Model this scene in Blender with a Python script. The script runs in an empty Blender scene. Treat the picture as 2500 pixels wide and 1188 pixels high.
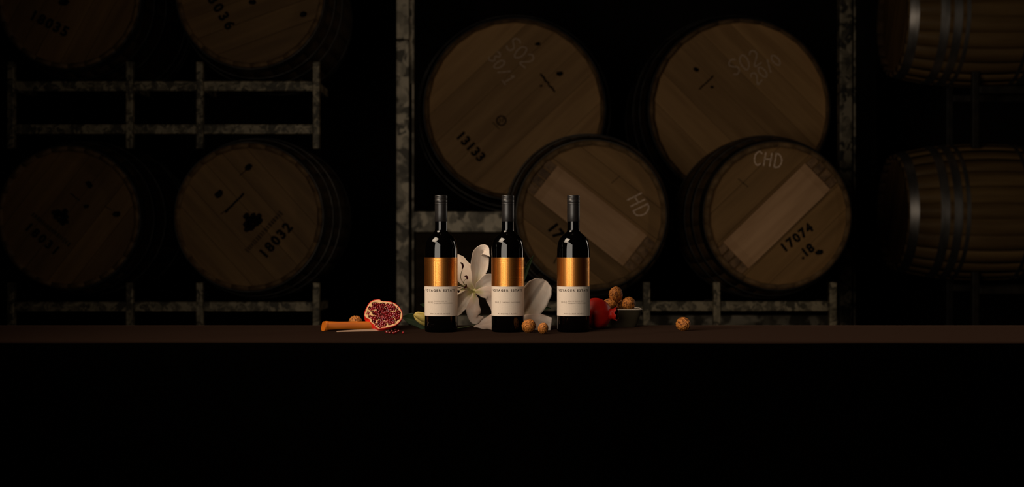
import bpy, bmesh, math, random
from mathutils import Vector, Matrix, noise

# ------------------------------------------------------------------ scene, camera, light
S = bpy.context.scene
C = S.collection
F = 3330.0            # focal length in pixels of the 2500 px wide frame
CAMZ = 0.194          # lens height above the table top
TABLE_H = 0.75        # table top above the floor (table top is z = 0)

cam = bpy.data.cameras.new('camera')
cam.sensor_width = 36.0
cam.lens = F / 2500.0 * 36.0
cam.dof.use_dof = True
cam.dof.focus_distance = 3.0
cam.dof.aperture_fstop = 4.5
cam.clip_start = 0.05
camo = bpy.data.objects.new('camera', cam)
camo.location = (0, -3.0, CAMZ)
camo.rotation_euler = (math.pi / 2, 0, 0)
C.objects.link(camo)
S.camera = camo

S.view_settings.view_transform = 'Standard'
S.view_settings.look = 'None'
S.view_settings.exposure = 0.0
S.view_settings.gamma = 1.0
S.view_settings.use_curve_mapping = False

w = bpy.data.worlds.new('world')
S.world = w
w.use_nodes = True
w.node_tree.nodes['Background'].inputs[0].default_value = (0.8, 0.6, 0.45, 1)
w.node_tree.nodes['Background'].inputs[1].default_value = 0.0006


def area(name, loc, target, sx, sy, power, col, spread=180):
    l = bpy.data.lights.new(name, 'AREA')
    l.shape = 'RECTANGLE'
    l.size = sx
    l.size_y = sy
    l.energy = power
    l.color = col
    l.spread = math.radians(spread)
    o = bpy.data.objects.new(name, l)
    o.location = loc
    o.rotation_euler = (Vector(target) - Vector(loc)).to_track_quat('-Z', 'Y').to_euler()
    C.objects.link(o)
    return o


# studio soft box standing left of the lens, key light high on the left over the table, weak strip light behind on the right
area('softbox', (-0.66, -1.72, 0.56), (-0.66 + 0.93, -1.72 + 0.37, 0.56), 1.75, 1.1, 23.0, (1.0, 0.88, 0.74))
area('key_light', (-0.93, -0.46, 1.20), (0.02, 0.0, 0.06), 0.85, 0.85, 4.6, (1.0, 0.80, 0.60), 80)
area('strip_light', (2.05, 1.45, 0.55), (0.0, 0.0, 0.15), 0.35, 1.2, 4.0, (1.0, 0.86, 0.72))


# ------------------------------------------------------------------ helpers
def P(px, py, y=0.0):
    """photo pixel at distance y behind the bottle line -> world point"""
    d = 3.0 + y
    return Vector(((px - 1250.0) * d / F, y, CAMZ + (594.0 - py) * d / F))


ORG = {}


def root(name, loc, label, cat, group=None, rotz=0.0, rot=None):
    o = bpy.data.objects.new(name, None)
    o.empty_display_size = 0.05
    o.location = loc
    o.rotation_euler = rot if rot else (0, 0, rotz)
    C.objects.link(o)
    tag(o, label, cat, group)
    ORG[o.name] = Vector(loc)
    return o


def tag(o, label, cat, group=None):
    o['label'] = label
    o['category'] = cat
    if group:
        o['group'] = group
    return o


def mesh(name, verts, faces, mats, smooth=True, fm=None):
    me = bpy.data.meshes.new(name)
    me.from_pydata([tuple(v) for v in verts], [], faces)
    if not isinstance(mats, (list, tuple)):
        mats = [mats]
    for m in mats:
        me.materials.append(m)
    if fm:
        for p, i in zip(me.polygons, fm):
            p.material_index = i
    if smooth:
        me.polygons.foreach_set('use_smooth', [True] * len(me.polygons))
    bm = bmesh.new()
    bm.from_mesh(me)
    bmesh.ops.recalc_face_normals(bm, faces=bm.faces)
    bm.to_mesh(me)
    bm.free()
    me.update()
    return me


def link(name, me, parent=None, loc=(0, 0, 0), rot=(0, 0, 0), scale=(1, 1, 1)):
    o = bpy.data.objects.new(name, me)
    C.objects.link(o)
    o.parent = parent
    o.location = loc
    o.rotation_euler = rot
    o.scale = scale
    if parent is not None:
        ORG[o.name] = ORG.get(parent.name, Vector())
    return o


def wobj(name, verts, faces, mats, parent=None, smooth=True, fm=None):
    """mesh object given in world coordinates (parents unrotated)"""
    off = ORG.get(parent.name, Vector()) if parent else Vector()
    return link(name, mesh(name, [Vector(v) - off for v in verts], faces, mats, smooth, fm), parent)


def sharp(o, ang=35):
    me = o.data
    me.update()
    bm = bmesh.new()
    bm.from_mesh(me)
    lim = math.radians(ang)
    for e in bm.edges:
        if len(e.link_faces) == 2 and e.calc_face_angle(0) > lim:
            e.smooth = False
    bm.to_mesh(me)
    bm.free()
    return o


def lathe(prof, n=48, cap0=True, cap1=True, axis='Z'):
    v, f = [], []
    for (r, z) in prof:
        for k in range(n):
            a = 2 * math.pi * k / n
            if axis == 'Z':
                v.append((r * math.cos(a), r * math.sin(a), z))
            else:
                v.append((r * math.cos(a), z, r * math.sin(a)))
    m = len(prof)
    for i in range(m - 1):
        for k in range(n):
            k2 = (k + 1) % n
            f.append((i * n + k, i * n + k2, (i + 1) * n + k2, (i + 1) * n + k))
    if cap0:
        f.append(tuple(range(n))[::-1])
    if cap1:
        f.append(tuple((m - 1) * n + k for k in range(n)))
    return v, f


def ring(prof, n=48, axis='Y'):
    """closed profile revolved: a hoop"""
    v, f = [], []
    m = len(prof)
    for (r, z) in prof:
        for k in range(n):
            a = 2 * math.pi * k / n
            v.append((r * math.cos(a), z, r * math.sin(a)))
    for i in range(m):
        j = (i + 1) % m
        for k in range(n):
            k2 = (k + 1) % n
            f.append((i * n + k, i * n + k2, j * n + k2, j * n + k))
    return v, f


def box(x0, x1, y0, y1, z0, z1):
    v = [(x0, y0, z0), (x1, y0, z0), (x1, y1, z0), (x0, y1, z0), (x0, y0, z1), (x1, y0, z1), (x1, y1, z1), (x0, y1, z1)]
    f = [(0, 3, 2, 1), (4, 5, 6, 7), (0, 1, 5, 4), (1, 2, 6, 5), (2, 3, 7, 6), (3, 0, 4, 7)]
    return v, f


def bevel(o, wd=0.003, seg=2):
    m = o.modifiers.new('bevel', 'BEVEL')
    m.width = wd
    m.segments = seg
    m.limit_method = 'ANGLE'
    return o


def join(parts):
    V, FF = [], []
    for v, f in parts:
        b = len(V)
        V += list(v)
        FF += [tuple(i + b for i in q) for q in f]
    return V, FF


def tube(pts, rad, n=8):
    pts = [Vector(p) for p in pts]
    v, f = [], []
    up = Vector((0.13, 0.9, 0.41)).normalized()
    for i, p in enumerate(pts):
        t = (pts[min(i + 1, len(pts) - 1)] - pts[max(i - 1, 0)]).normalized()
        a = t.cross(up).normalized()
        b = t.cross(a)
        r = rad[i] if isinstance(rad, (list, tuple)) else rad
        for k in range(n):
            q = 2 * math.pi * k / n
            v.append(p + a * math.cos(q) * r + b * math.sin(q) * r)
    for i in range(len(pts) - 1):
        for k in range(n):
            k2 = (k + 1) % n
            f.append((i * n + k, i * n + k2, (i + 1) * n + k2, (i + 1) * n + k))
    f.append(tuple(range(n))[::-1])
    f.append(tuple((len(pts) - 1) * n + k for k in range(n)))
    return v, f


def catmull(pts, n):
    pts = [Vector(p) for p in pts]
    e = [2 * pts[0] - pts[1]] + pts + [2 * pts[-1] - pts[-2]]
    out = []
    m = len(pts) - 1
    for i in range(n):
        s = i / (n - 1) * m
        k = min(int(s), m - 1)
        t = s - k
        a, b, c, d = e[k], e[k + 1], e[k + 2], e[k + 3]
        out.append(0.5 * ((2 * b) + (c - a) * t + (2 * a - 5 * b + 4 * c - d) * t * t + (3 * b - a - 3 * c + d) * t ** 3))
    return out


def lerp_list(ws, t):
    s = t * (len(ws) - 1)
    k = min(int(s), len(ws) - 2)
    q = s - k
    q = q * q * (3 - 2 * q)
    return ws[k] * (1 - q) + ws[k + 1] * q


# ------------------------------------------------------------------ materials
def new_mat(name):
    m = bpy.data.materials.new(name)
    m.use_nodes = True
    nt = m.node_tree
    return m, nt, nt.nodes['Principled BSDF']


def plain(name, col, rough=0.5, metal=0.0, spec=0.5, **kw):
    m, nt, b = new_mat(name)
    b.inputs['Base Color'].default_value = (*col, 1)
    b.inputs['Roughness'].default_value = rough
    b.inputs['Metallic'].default_value = metal
    b.inputs['Specular IOR Level'].default_value = spec
    for k, v in kw.items():
        b.inputs[k.replace('_', ' ')].default_value = v
    return m


def noisy(name, c1, c2, scale=(5, 5, 5), detail=6, rough=0.6, metal=0.0, spec=0.3, bump=0.0, dist=0.0,
          lo=0.35, hi=0.65, rand=0.0, nscale=1.0, bdist=0.002, **kw):
    """two tones mixed by stretched noise in object space, optional bump and per-object tone"""
    m, nt, b = new_mat(name)
    N, L = nt.nodes, nt.links
    tc = N.new('ShaderNodeTexCoord')
    mp = N.new('ShaderNodeMapping')
    mp.inputs['Scale'].default_value = scale
    L.new(tc.outputs['Object'], mp.inputs['Vector'])
    oi = N.new('ShaderNodeObjectInfo')
    vm = N.new('ShaderNodeVectorMath')
    vm.operation = 'ADD'
    ms = N.new('ShaderNodeMath')
    ms.operation = 'MULTIPLY'
    ms.inputs[1].default_value = 37.0
    L.new(oi.outputs['Random'], ms.inputs[0])
    L.new(mp.outputs[0], vm.inputs[0])
    L.new(ms.outputs[0], vm.inputs[1])
    nz = N.new('ShaderNodeTexNoise')
    nz.inputs['Scale'].default_value = nscale
    nz.inputs['Detail'].default_value = detail
    nz.inputs['Distortion'].default_value = dist
    L.new(vm.outputs[0], nz.inputs['Vector'])
    mr = N.new('ShaderNodeMapRange')
    mr.inputs[1].default_value = lo
    mr.inputs[2].default_value = hi
    L.new(nz.outputs['Fac'], mr.inputs[0])
    mx = N.new('ShaderNodeMix')
    mx.data_type = 'RGBA'
    mx.inputs[6].default_value = (*c1, 1)
    mx.inputs[7].default_value = (*c2, 1)
    L.new(mr.outputs[0], mx.inputs[0])
    out = mx.outputs[2]
    if rand > 0:
        hs = N.new('ShaderNodeHueSaturation')
        m2 = N.new('ShaderNodeMapRange')
        m2.inputs[3].default_value = 1.0 - rand
        m2.inputs[4].default_value = 1.0 + rand
        L.new(oi.outputs['Random'], m2.inputs[0])
        L.new(m2.outputs[0], hs.inputs['Value'])
        L.new(out, hs.inputs['Color'])
        out = hs.outputs[0]
    L.new(out, b.inputs['Base Color'])
    b.inputs['Roughness'].default_value = rough
    b.inputs['Metallic'].default_value = metal
    b.inputs['Specular IOR Level'].default_value = spec
    if bump > 0:
        bp = N.new('ShaderNodeBump')
        bp.inputs['Strength'].default_value = bump
        bp.inputs['Distance'].default_value = bdist
        L.new(nz.outputs['Fac'], bp.inputs['Height'])
        L.new(bp.outputs[0], b.inputs['Normal'])
    for k, v in kw.items():
        b.inputs[k.replace('_', ' ')].default_value = v
    return m


def galvanised(name, dark, light, scale):
    m, nt, b = new_mat(name)
    N, L = nt.nodes, nt.links
    tc = N.new('ShaderNodeTexCoord')
    nz = N.new('ShaderNodeTexNoise')
    nz.inputs['Scale'].default_value = scale * 0.7
    nz.inputs['Detail'].default_value = 5
    nz.inputs['Distortion'].default_value = 1.2
    L.new(tc.outputs['Object'], nz.inputs['Vector'])
    vo = N.new('ShaderNodeTexVoronoi')
    vo.feature = 'SMOOTH_F1'
    vo.inputs['Smoothness'].default_value = 0.45
    vo.inputs['Scale'].default_value = scale * 1.3
    vo.inputs['Randomness'].default_value = 1.0
    ad = N.new('ShaderNodeMix')
    ad.data_type = 'RGBA'
    ad.blend_type = 'ADD'
    ad.inputs[0].default_value = 0.12
    L.new(tc.outputs['Object'], ad.inputs[6])
    L.new(nz.outputs['Color'], ad.inputs[7])
    L.new(ad.outputs[2], vo.inputs['Vector'])
    mu = N.new('ShaderNodeMath')
    mu.operation = 'MULTIPLY'
    sx = N.new('ShaderNodeSeparateColor')
    L.new(vo.outputs['Color'], sx.inputs[0])
    L.new(sx.outputs[0], mu.inputs[0])
    L.new(nz.outputs['Fac'], mu.inputs[1])
    mr = N.new('ShaderNodeMapRange')
    mr.inputs[1].default_value = 0.10
    mr.inputs[2].default_value = 0.42
    L.new(mu.outputs[0], mr.inputs[0])
    mx = N.new('ShaderNodeMix')
    mx.data_type = 'RGBA'
    mx.inputs[6].default_value = (*dark, 1)
    mx.inputs[7].default_value = (*light, 1)
    L.new(mr.outputs[0], mx.inputs[0])
    L.new(mx.outputs[2], b.inputs['Base Color'])
    b.inputs['Roughness'].default_value = 0.5
    b.inputs['Metallic'].default_value = 0.25
    bp = N.new('ShaderNodeBump')
    bp.inputs['Strength'].default_value = 0.3
    bp.inputs['Distance'].default_value = 0.004
    L.new(sx.outputs[1], bp.inputs['Height'])
    L.new(bp.outputs[0], b.inputs['Normal'])
    return m


M = {}
M['head'] = noisy('oak_head', (0.180, 0.090, 0.026), (0.265, 0.138, 0.043), (26, 26, 2.2), 6, 0.62, rand=0.16, bump=0.15)
M['head_pale'] = noisy('pale_oak_head', (0.40, 0.205, 0.070), (0.54, 0.29, 0.105), (26, 26, 2.2), 6, 0.62, rand=0.14, bump=0.15)
M['head_new'] = noisy('new_oak_head', (0.215, 0.108, 0.030), (0.31, 0.160, 0.050), (26, 26, 2.2), 6, 0.62, rand=0.16, bump=0.15)  # oak tone between the plain and the pale heads
M['bar'] = noisy('oak_bar', (0.46, 0.245, 0.108), (0.60, 0.335, 0.16), (30, 30, 3), 6, 0.6, rand=0.05, bump=0.15)
M['peg'] = noisy('oak_peg', (0.12, 0.062, 0.026), (0.27, 0.145, 0.06), (40, 40, 40), 4, 0.65, rand=0.35)
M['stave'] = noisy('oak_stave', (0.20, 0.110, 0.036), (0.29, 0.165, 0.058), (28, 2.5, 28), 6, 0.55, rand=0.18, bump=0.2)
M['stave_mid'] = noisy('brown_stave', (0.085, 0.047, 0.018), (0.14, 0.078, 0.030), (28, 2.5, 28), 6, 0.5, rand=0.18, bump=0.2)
M['stain'] = noisy('stained_stave', (0.030, 0.017, 0.007), (0.055, 0.031, 0.013), (28, 2.5, 28), 6, 0.5, rand=0.15, bump=0.2)  # dark stave copy: shade on the front barrels' sides put into the colour
M['chime'] = noisy('oak_end_grain', (0.13, 0.070, 0.026), (0.20, 0.110, 0.042), (60, 60, 60), 5, 0.7, rand=0.2)
M['hoop'] = noisy('hoop_steel', (0.030, 0.026, 0.022), (0.075, 0.066, 0.056), (9, 30, 9), 5, 0.48, metal=0.9, bump=0.05)
M['hoop_bright'] = noisy('galvanised_hoop', (0.34, 0.30, 0.26), (0.55, 0.49, 0.43), (9, 30, 9), 5, 0.42, metal=0.95, bump=0.05)
M['ink'] = plain('stencil_ink', (0.008, 0.005, 0.003), 0.8, spec=0.1)
M['fade'] = plain('faded_stamp', (0.07, 0.042, 0.02), 0.8, spec=0.1)
M['chalk'] = plain('chalk', (0.85, 0.60, 0.42), 0.95, spec=0.05)
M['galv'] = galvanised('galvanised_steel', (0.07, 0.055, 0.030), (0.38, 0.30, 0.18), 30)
M['galv_dark'] = galvanised('tarnished_upright', (0.03, 0.024, 0.014), (0.34, 0.27, 0.17), 20)  # darker copy of the upright steel, its shade put into the colour
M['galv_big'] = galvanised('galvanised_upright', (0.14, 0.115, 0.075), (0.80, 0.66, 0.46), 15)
M['dark_steel'] = noisy('black_painted_steel', (0.02, 0.015, 0.010), (0.05, 0.038, 0.025), (20, 20, 20), 5, 0.5)  # near-black steel, darker than the galvanised racks
M['board'] = noisy('dark_board', (0.040, 0.024, 0.010), (0.065, 0.040, 0.018), (3, 3, 20), 5, 0.7, spec=0.1)
M['wall'] = noisy('cellar_wall', (0.016, 0.012, 0.010), (0.028, 0.021, 0.016), (2, 2, 2), 5, 0.9, spec=0.1)
M['floor'] = noisy('cellar_floor', (0.012, 0.010, 0.008), (0.022, 0.018, 0.014), (3, 3, 3), 5, 0.8, spec=0.1)
M['cloth'] = noisy('black_cloth', (0.0003, 0.0002, 0.0002), (0.0005, 0.0004, 0.0003), (300, 300, 300), 2, 0.9, spec=0.0, bump=0.2, bdist=0.0005)
cb = M['cloth'].node_tree.nodes['Principled BSDF']
cb.inputs['Sheen Weight'].default_value = 0.07
cb.inputs['Sheen Roughness'].default_value = 0.22
cb.inputs['Sheen Tint'].default_value = (0.95, 0.50, 0.32, 1)
M['table'] = noisy('table_wood', (0.02, 0.013, 0.008), (0.035, 0.022, 0.014), (2, 20, 20), 5, 0.6)
M['glass'] = plain('dark_bottle_glass', (0.0008, 0.0006, 0.0006), 0.035, spec=0.55)
M['cap'] = noisy('matt_black_cap', (0.012, 0.010, 0.0095), (0.016, 0.0135, 0.0125), (200, 200, 200), 2, 0.36, spec=0.6)
M['foil'] = plain('copper_foil', (0.56, 0.165, 0.024), 0.45, metal=1.0)
M['line'] = plain('gold_foil_line', (1.0, 0.48, 0.12), 0.33, metal=1.0)
M['paper'] = noisy('cream_paper', (0.72, 0.60, 0.49), (0.75, 0.63, 0.52), (400, 400, 400), 3, 0.75, spec=0.15)
M['print'] = plain('brown_print', (0.045, 0.028, 0.018), 0.7, spec=0.1)
M['print2'] = plain('light_brown_print', (0.16, 0.105, 0.07), 0.7, spec=0.1)


# ------------------------------------------------------------------ the cellar
def struct(name, vf, mat):
    o = link(name, mesh(name, vf[0], vf[1], mat, smooth=False))
    o['kind'] = 'structure'
    return o


struct('floor', box(-6, 6, -5, 6.2, -TABLE_H - 0.1, -TABLE_H), M['floor'])
struct('wall_back', box(-6, 6, 6.0, 6.2, -TABLE_H, 4.2), M['wall'])
struct('wall_left', box(-6.2, -6, -5, 6.2, -TABLE_H, 4.2), M['wall'])
struct('wall_right', box(6, 6.2, -5, 6.2, -TABLE_H, 4.2), M['wall'])
struct('ceiling', box(-6, 6, -5, 6.2, 4.2, 4.3), M['wall'])

# ------------------------------------------------------------------ table and cloth
TY0, TY1, TX = -0.352, 0.25, 1.75
t = root('table', (0, (TY0 + TY1) / 2, -TABLE_H), 'long table hidden under the black cloth in the foreground', 'table')
wobj('table_top', *box(-TX, TX, TY0 + 0.006, TY1 - 0.006, -0.036, -0.004), M['table'], t, smooth=False)
for lx in (-TX + 0.1, TX - 0.1):
    for ly in (TY0 + 0.06, TY1 - 0.06):
        wobj('leg', *box(lx - 0.03, lx + 0.03, ly - 0.03, ly + 0.03, -TABLE_H, -0.036), M['table'], t, smooth=False)


def make_cloth():
    nx = 240
    prof = []
    for s in range(7):                                       # back drape
        prof.append((TY1 + 0.004, -0.30 + 0.045 * s, 0.2 * (6 - s) / 6))
    prof += [(TY1 + 0.003, -0.008, 0), (TY1 - 0.002, -0.002, 0), (TY1 - 0.010, 0.0, 0)]
    for s in range(1, 12):
        prof.append((TY1 - 0.010 + (TY0 + 0.010 - TY1 + 0.010) * s / 12, 0.0, 0))
    prof += [(TY0 + 0.010, 0.0, 0.02), (TY0 + 0.003, -0.0015, 0.04), (TY0 - 0.002, -0.006, 0.06), (TY0 - 0.004, -0.014, 0.08)]
    for s in range(1, 13):
        prof.append((TY0 - 0.004, -0.014 - 0.70 * s / 12, 0.08 + 0.92 * s / 12))
    v, f = [], []
    m = len(prof)
    for i in range(nx + 1):
        x = -TX - 0.004 + (2 * TX + 0.008) * i / nx
        wv = 0.5 + 0.5 * math.sin(x * 9.0 + 1.6 * math.sin(x * 3.1))
        small = noise.noise(Vector((x * 3.0, 0.3, 0)))
        for (y, z, a) in prof:
            sgn = -1 if y < 0 else 1
            v.append((x, y + sgn * a * 0.07 * wv + (0.002 * small * (1 if 0 < a < .1 else 0)), z + (0.0016 * small if 0 < a < 0.1 else 0.0)))
    for i in range(nx):
        for j in range(m - 1):
            f.append((i * m + j, (i + 1) * m + j, (i + 1) * m + j + 1, i * m + j + 1))
    return v, f


cl = wobj('tablecloth', *make_cloth(), M['cloth'])
tag(cl, 'black cloth covering the long table in the foreground', 'tablecloth')


# ------------------------------------------------------------------ barrels
def text_mesh(s, spacing=1.0, offset=0.0):
    cu = bpy.data.curves.new('tmp', 'FONT')
    cu.body = s
    cu.size = 1.0
    cu.space_character = spacing
    cu.offset = offset
    cu.resolution_u = 3
    ob = bpy.data.objects.new('tmp', cu)
    C.objects.link(ob)
    dg = bpy.context.evaluated_depsgraph_get()
    me = bpy.data.meshes.new_from_object(ob.evaluated_get(dg))
    v = [tuple(x.co) for x in me.vertices]
    f = [tuple(p.vertices) for p in me.polygons]
    bpy.data.objects.remove(ob)
    bpy.data.curves.remove(cu)
    bpy.data.meshes.remove(me)
    return v, f


def text_fit(s, width, height, offset=0.0):
    """letters of cap height `height`, spaced to run `width`; centred in x, base at 0"""
    def run(sp_):
        v, f = text_mesh(s, sp_, offset)
        xs = [q[0] for q in v]
        ys = [q[1] for q in v]
        return v, f, max(xs) - min(xs), max(ys) - min(ys), min(xs), min(ys)
    v, f, w1, h1, _, _ = run(1.0)
    k = height / h1
    _, _, w2, _, _, _ = run(1.5)
    slope = (w2 - w1) / 0.5
    sp_ = 1.0 + (width / k - w1) / slope if slope > 1e-6 else 1.0
    sp_ = max(0.8, min(sp_, 3.0))
    v, f, w3, h3, x0, y0 = run(sp_)
    kx = width / w3
    return [((q[0] - x0) * kx - width / 2, (q[1] - y0) * k) for q in v], f


def ribbon(pts, wd):
    """flat stroke in 2D -> verts, faces"""
    v, f = [], []
    n = len(pts)
    for i, p in enumerate(pts):
        a = pts[max(i - 1, 0)]
        b = pts[min(i + 1, n - 1)]
        dx, dy = b[0] - a[0], b[1] - a[1]
        L_ = math.hypot(dx, dy) or 1
        ww = wd * (0.75 + 0.25 * math.sin(i * 2.3))
        v.append((p[0] - dy / L_ * ww, p[1] + dx / L_ * ww))
        v.append((p[0] + dy / L_ * ww, p[1] - dx / L_ * ww))
    for i in range(n - 1):
        f.append((2 * i, 2 * i + 1, 2 * i + 3, 2 * i + 2))
    return v, f


STROKES = {
    'S': [[(.9, .9), (.6, 1), (.2, .9), (.1, .7), (.4, .55), (.8, .4), (.8, .15), (.5, 0), (.1, .1)]],
    'O': [[(.5, 1), (.15, .8), (.1, .4), (.4, 0), (.8, .2), (.9, .6), (.7, .95), (.5, 1)]],
    '2': [[(.1, .8), (.4, 1), (.8, .85), (.75, .55), (.1, 0), (.95, .05)]],
    '3': [[(.1, .9), (.5, 1), (.85, .8), (.45, .55), (.9, .3), (.5, 0), (.1, .1)]],
    '0': [[(.5, 1), (.15, .7), (.2, .2), (.5, 0), (.85, .3), (.8, .8), (.5, 1)]],
    '1': [[(.3, .8), (.55, 1), (.5, 0)], [(.15, 0), (.85, .02)]],
    '/': [[(.1, 0), (.9, 1)]],
    'C': [[(.9, .85), (.55, 1), (.15, .7), (.15, .25), (.5, 0), (.9, .15)]],
    'H': [[(.15, 1), (.1, 0)], [(.1, .5), (.85, .55)], [(.85, 1), (.8, 0)]],
    'D': [[(.2, 1), (.15, 0)], [(.1, 1), (.6, .95), (.95, .55), (.7, .1), (.1, 0)]],
    '4': [[(.7, 0), (.7, 1), (.1, .3), (.95, .35)]],
}


def make_barrel(name, head, rc, L, label, group, planks, ang, rotz=0.0, bar=None, marks=(), d=5.43, body='stave', ns=26, hoops=None,
                bulge=1.16, pxc=None, hoop='hoop', wood='head'):
    """head: world centre of the front end of the barrel; rc: chime radius; axis runs back (+y) before rotz"""
    rb = rc * bulge
    Rz = Matrix.Rotation(rotz, 3, 'Z')
    base = Vector(head) + Rz @ Vector((0, L / 2, 0)) - Vector((0, 0, rb))
    b = root(name, base, label, 'barrel', group, rotz)
    O = Vector((0, -L / 2, rb))                              # centre of the front end in local coordinates

    def rad(t):
        return rc + (rb - rc) * (1 - (2 * t - 1) ** 2) ** 0.85 if 0 < t < 1 else rc
    # staves
    v, f = [], []
    seg = 12
    ha = math.pi / ns * 0.996
    for i in range(seg + 1):
        tt = i / seg
        r = rad(tt)
        y = tt * L
        th = 0.024 if 0 < i < seg else 0.017
        for a in (-ha, 0, ha):
            v.append((r * math.sin(a), y, r * math.cos(a)))
        for a in (ha, -ha):
            v.append(((r - th) * math.sin(a), y, (r - th) * math.cos(a)))
    for i in range(seg):
        for k in range(5):
            k2 = (k + 1) % 5
            f.append((i * 5 + k, i * 5 + k2, (i + 1) * 5 + k2, (i + 1) * 5 + k))
    f.append((0, 1, 2, 3, 4))
    f.append(tuple(seg * 5 + k for k in (4, 3, 2, 1, 0)))
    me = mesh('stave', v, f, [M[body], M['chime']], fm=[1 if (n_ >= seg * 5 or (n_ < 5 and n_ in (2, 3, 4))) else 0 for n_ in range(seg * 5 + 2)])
    for k in range(ns):
        s_ = link('stave', me, b, O, (0, 2 * math.pi * (k + 0.5) / ns, 0))
    # hoops
    for (a0, a1) in (hoops or ((0.012, 0.052), (0.135, 0.165), (0.265, 0.300))):
        for flip in (0, 1):
            y0, y1 = (a0, a1) if not flip else (L - a1, L - a0)
            r0, r1 = rad(y0 / L), rad(y1 / L)
            hv, hf = ring([(r0 - 0.001, y0), (r0 + 0.0022, y0), (r1 + 0.0022, y1), (r1 - 0.001, y1)], 72)
            sharp(link('hoop', mesh('hoop', hv, hf, M[hoop]), b, O))
    # head boards, set back behind the chime
    rec, th = 0.030, 0.02
    rh = rad(rec / L) - 0.0215
    xs = [-rh]
    tot = sum(planks)
    for p in planks:
        xs.append(xs[-1] + 2 * rh * p / tot)
    for i in range(len(planks)):
        x0, x1 = xs[i] + 0.0007, xs[i + 1] - 0.0007
        x0, x1 = max(x0, -rh + 1e-4), min(x1, rh - 1e-4)
        n = 10
        poly = [(x0 + (x1 - x0) * k / n, math.sqrt(max(rh * rh - (x0 + (x1 - x0) * k / n) ** 2, 0))) for k in range(n + 1)]
        poly += [(x, -z) for x, z in reversed(poly)]
        m_ = len(poly)
        dz = 0.0008 * ((i * 7) % 3 - 1)
        bv = [(x, rec + dz, z) for x, z in poly] + [(x, rec + th, z) for x, z in poly]
        bf = [tuple(range(m_))[::-1], tuple(range(m_, 2 * m_))] + [(k, (k + 1) % m_, m_ + (k + 1) % m_, m_ + k) for k in range(m_)]
        link('head_board', mesh('head_board', bv, bf, M[wood], smooth=False), b, O, (0, math.radians(90 - ang), 0))
    v, f = lathe([(rh, L - rec - th), (rh, L - rec)], 48, axis='Y')
    link('back_head', mesh('back_head', v, f, M['head'], smooth=False), b, O)
    # cross bar with its pegs
    if bar:
        bl, bw, off = bar
        hl = bl / 2
        bv, bf = [], []
        for (z, s) in ((-hl, 0.35), (-hl + 0.035, 1), (hl - 0.035, 1), (hl, 0.35)):
            for x, y in ((-bw / 2, rec), (-bw / 2, rec - 0.018 * s), (bw / 2, rec - 0.018 * s), (bw / 2, rec)):
                bv.append((x + off, y - 0.001, z))
        for i in range(3):
            for k in range(4):
                bf.append((i * 4 + k, i * 4 + (k + 1) % 4, (i + 1) * 4 + (k + 1) % 4, (i + 1) * 4 + k))
        bf += [(0, 1, 2, 3), (15, 14, 13, 12)]
        R = (0, math.radians(90 - ang), 0)
        bo = link('cross_bar', mesh('cross_bar', bv, bf, M['bar'], smooth=False), b, O, R)
        for e in (-1, 1):
            for k in range(4):
                px_ = off + bw * (-0.375 + 0.25 * k)
                lim = math.sqrt(rh * rh - px_ ** 2) - 0.004
                z0, z1 = hl + 0.002, min(hl + 0.045, lim)
                if z1 - z0 < 0.008:
                    continue
                pv, pf = box(px_ - bw * 0.10, px_ + bw * 0.10, rec - 0.013, rec + 0.001, min(e * z0, e * z1), max(e * z0, e * z1))
                link('peg', mesh('peg', pv, pf, M['peg'], smooth=False), bo)
    # writing and stamps on the head
    cx, cy = pxc if pxc else (0, 0)
    sc = (d + rec) / F

    def put(nm, v2, f2, mat, px, py, rot, lift=0.0012):
        c_, s_ = math.cos(math.radians(rot)), math.sin(math.radians(rot))
        u, w_ = (px - cx) * sc, (cy - py) * sc
        vv = [(u + x * c_ - y * s_, rec - lift, w_ + x * s_ + y * c_) for x, y in v2]
        o = link(nm, mesh(nm, vv, f2, mat, smooth=False), b, O)
        return o
    for mk in marks:
        kind, px, py, rot = mk[:4]
        if kind == 'num':
            s, wpx, hpx = mk[4:7]
            v2, f2 = text_fit(s, wpx * sc, hpx * sc, 0.05)
            v2 = [(x, y - hpx * sc / 2) for x, y in v2]
            put('stencil_number', v2, f2, M['ink'], px, py, rot, mk[7] if len(mk) > 7 else 0.0012)
        elif kind == 'chalk':
            s, hpx = mk[4:6]
            parts = []
            x = 0.0
            h = hpx * sc
            for ch in s:
                for st in STROKES[ch]:
                    fine = catmull([(p[0] * 0.62 * h + x, p[1] * h, 0) for p in st], 4 * len(st))
                    rv, rf = ribbon([(q.x, q.y) for q in fine], 0.0028)
                    parts.append((rv, rf))
                x += 0.72 * h
            v2, f2 = join(parts)
            v2 = [(p[0] - x / 2, p[1] - h / 2) for p in v2]
            put('chalk_writing', v2, f2, M['chalk'], px, py, rot)
        elif kind in ('grapes', 'spot', 'stamp', 'faint'):
            rr = random.Random(int(px * 7 + py))
            parts = []
            size = mk[4] * sc

            def blob(ox, oy, ra, rb_, n=14):
                vv = []
                for k in range(n):
                    q = 2 * math.pi * k / n
                    j = rr.uniform(.8, 1.12)
                    vv.append((ox + ra * j * math.cos(q), oy + rb_ * j * math.sin(q)))
                parts.append((vv, [tuple(range(n))]))
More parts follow.
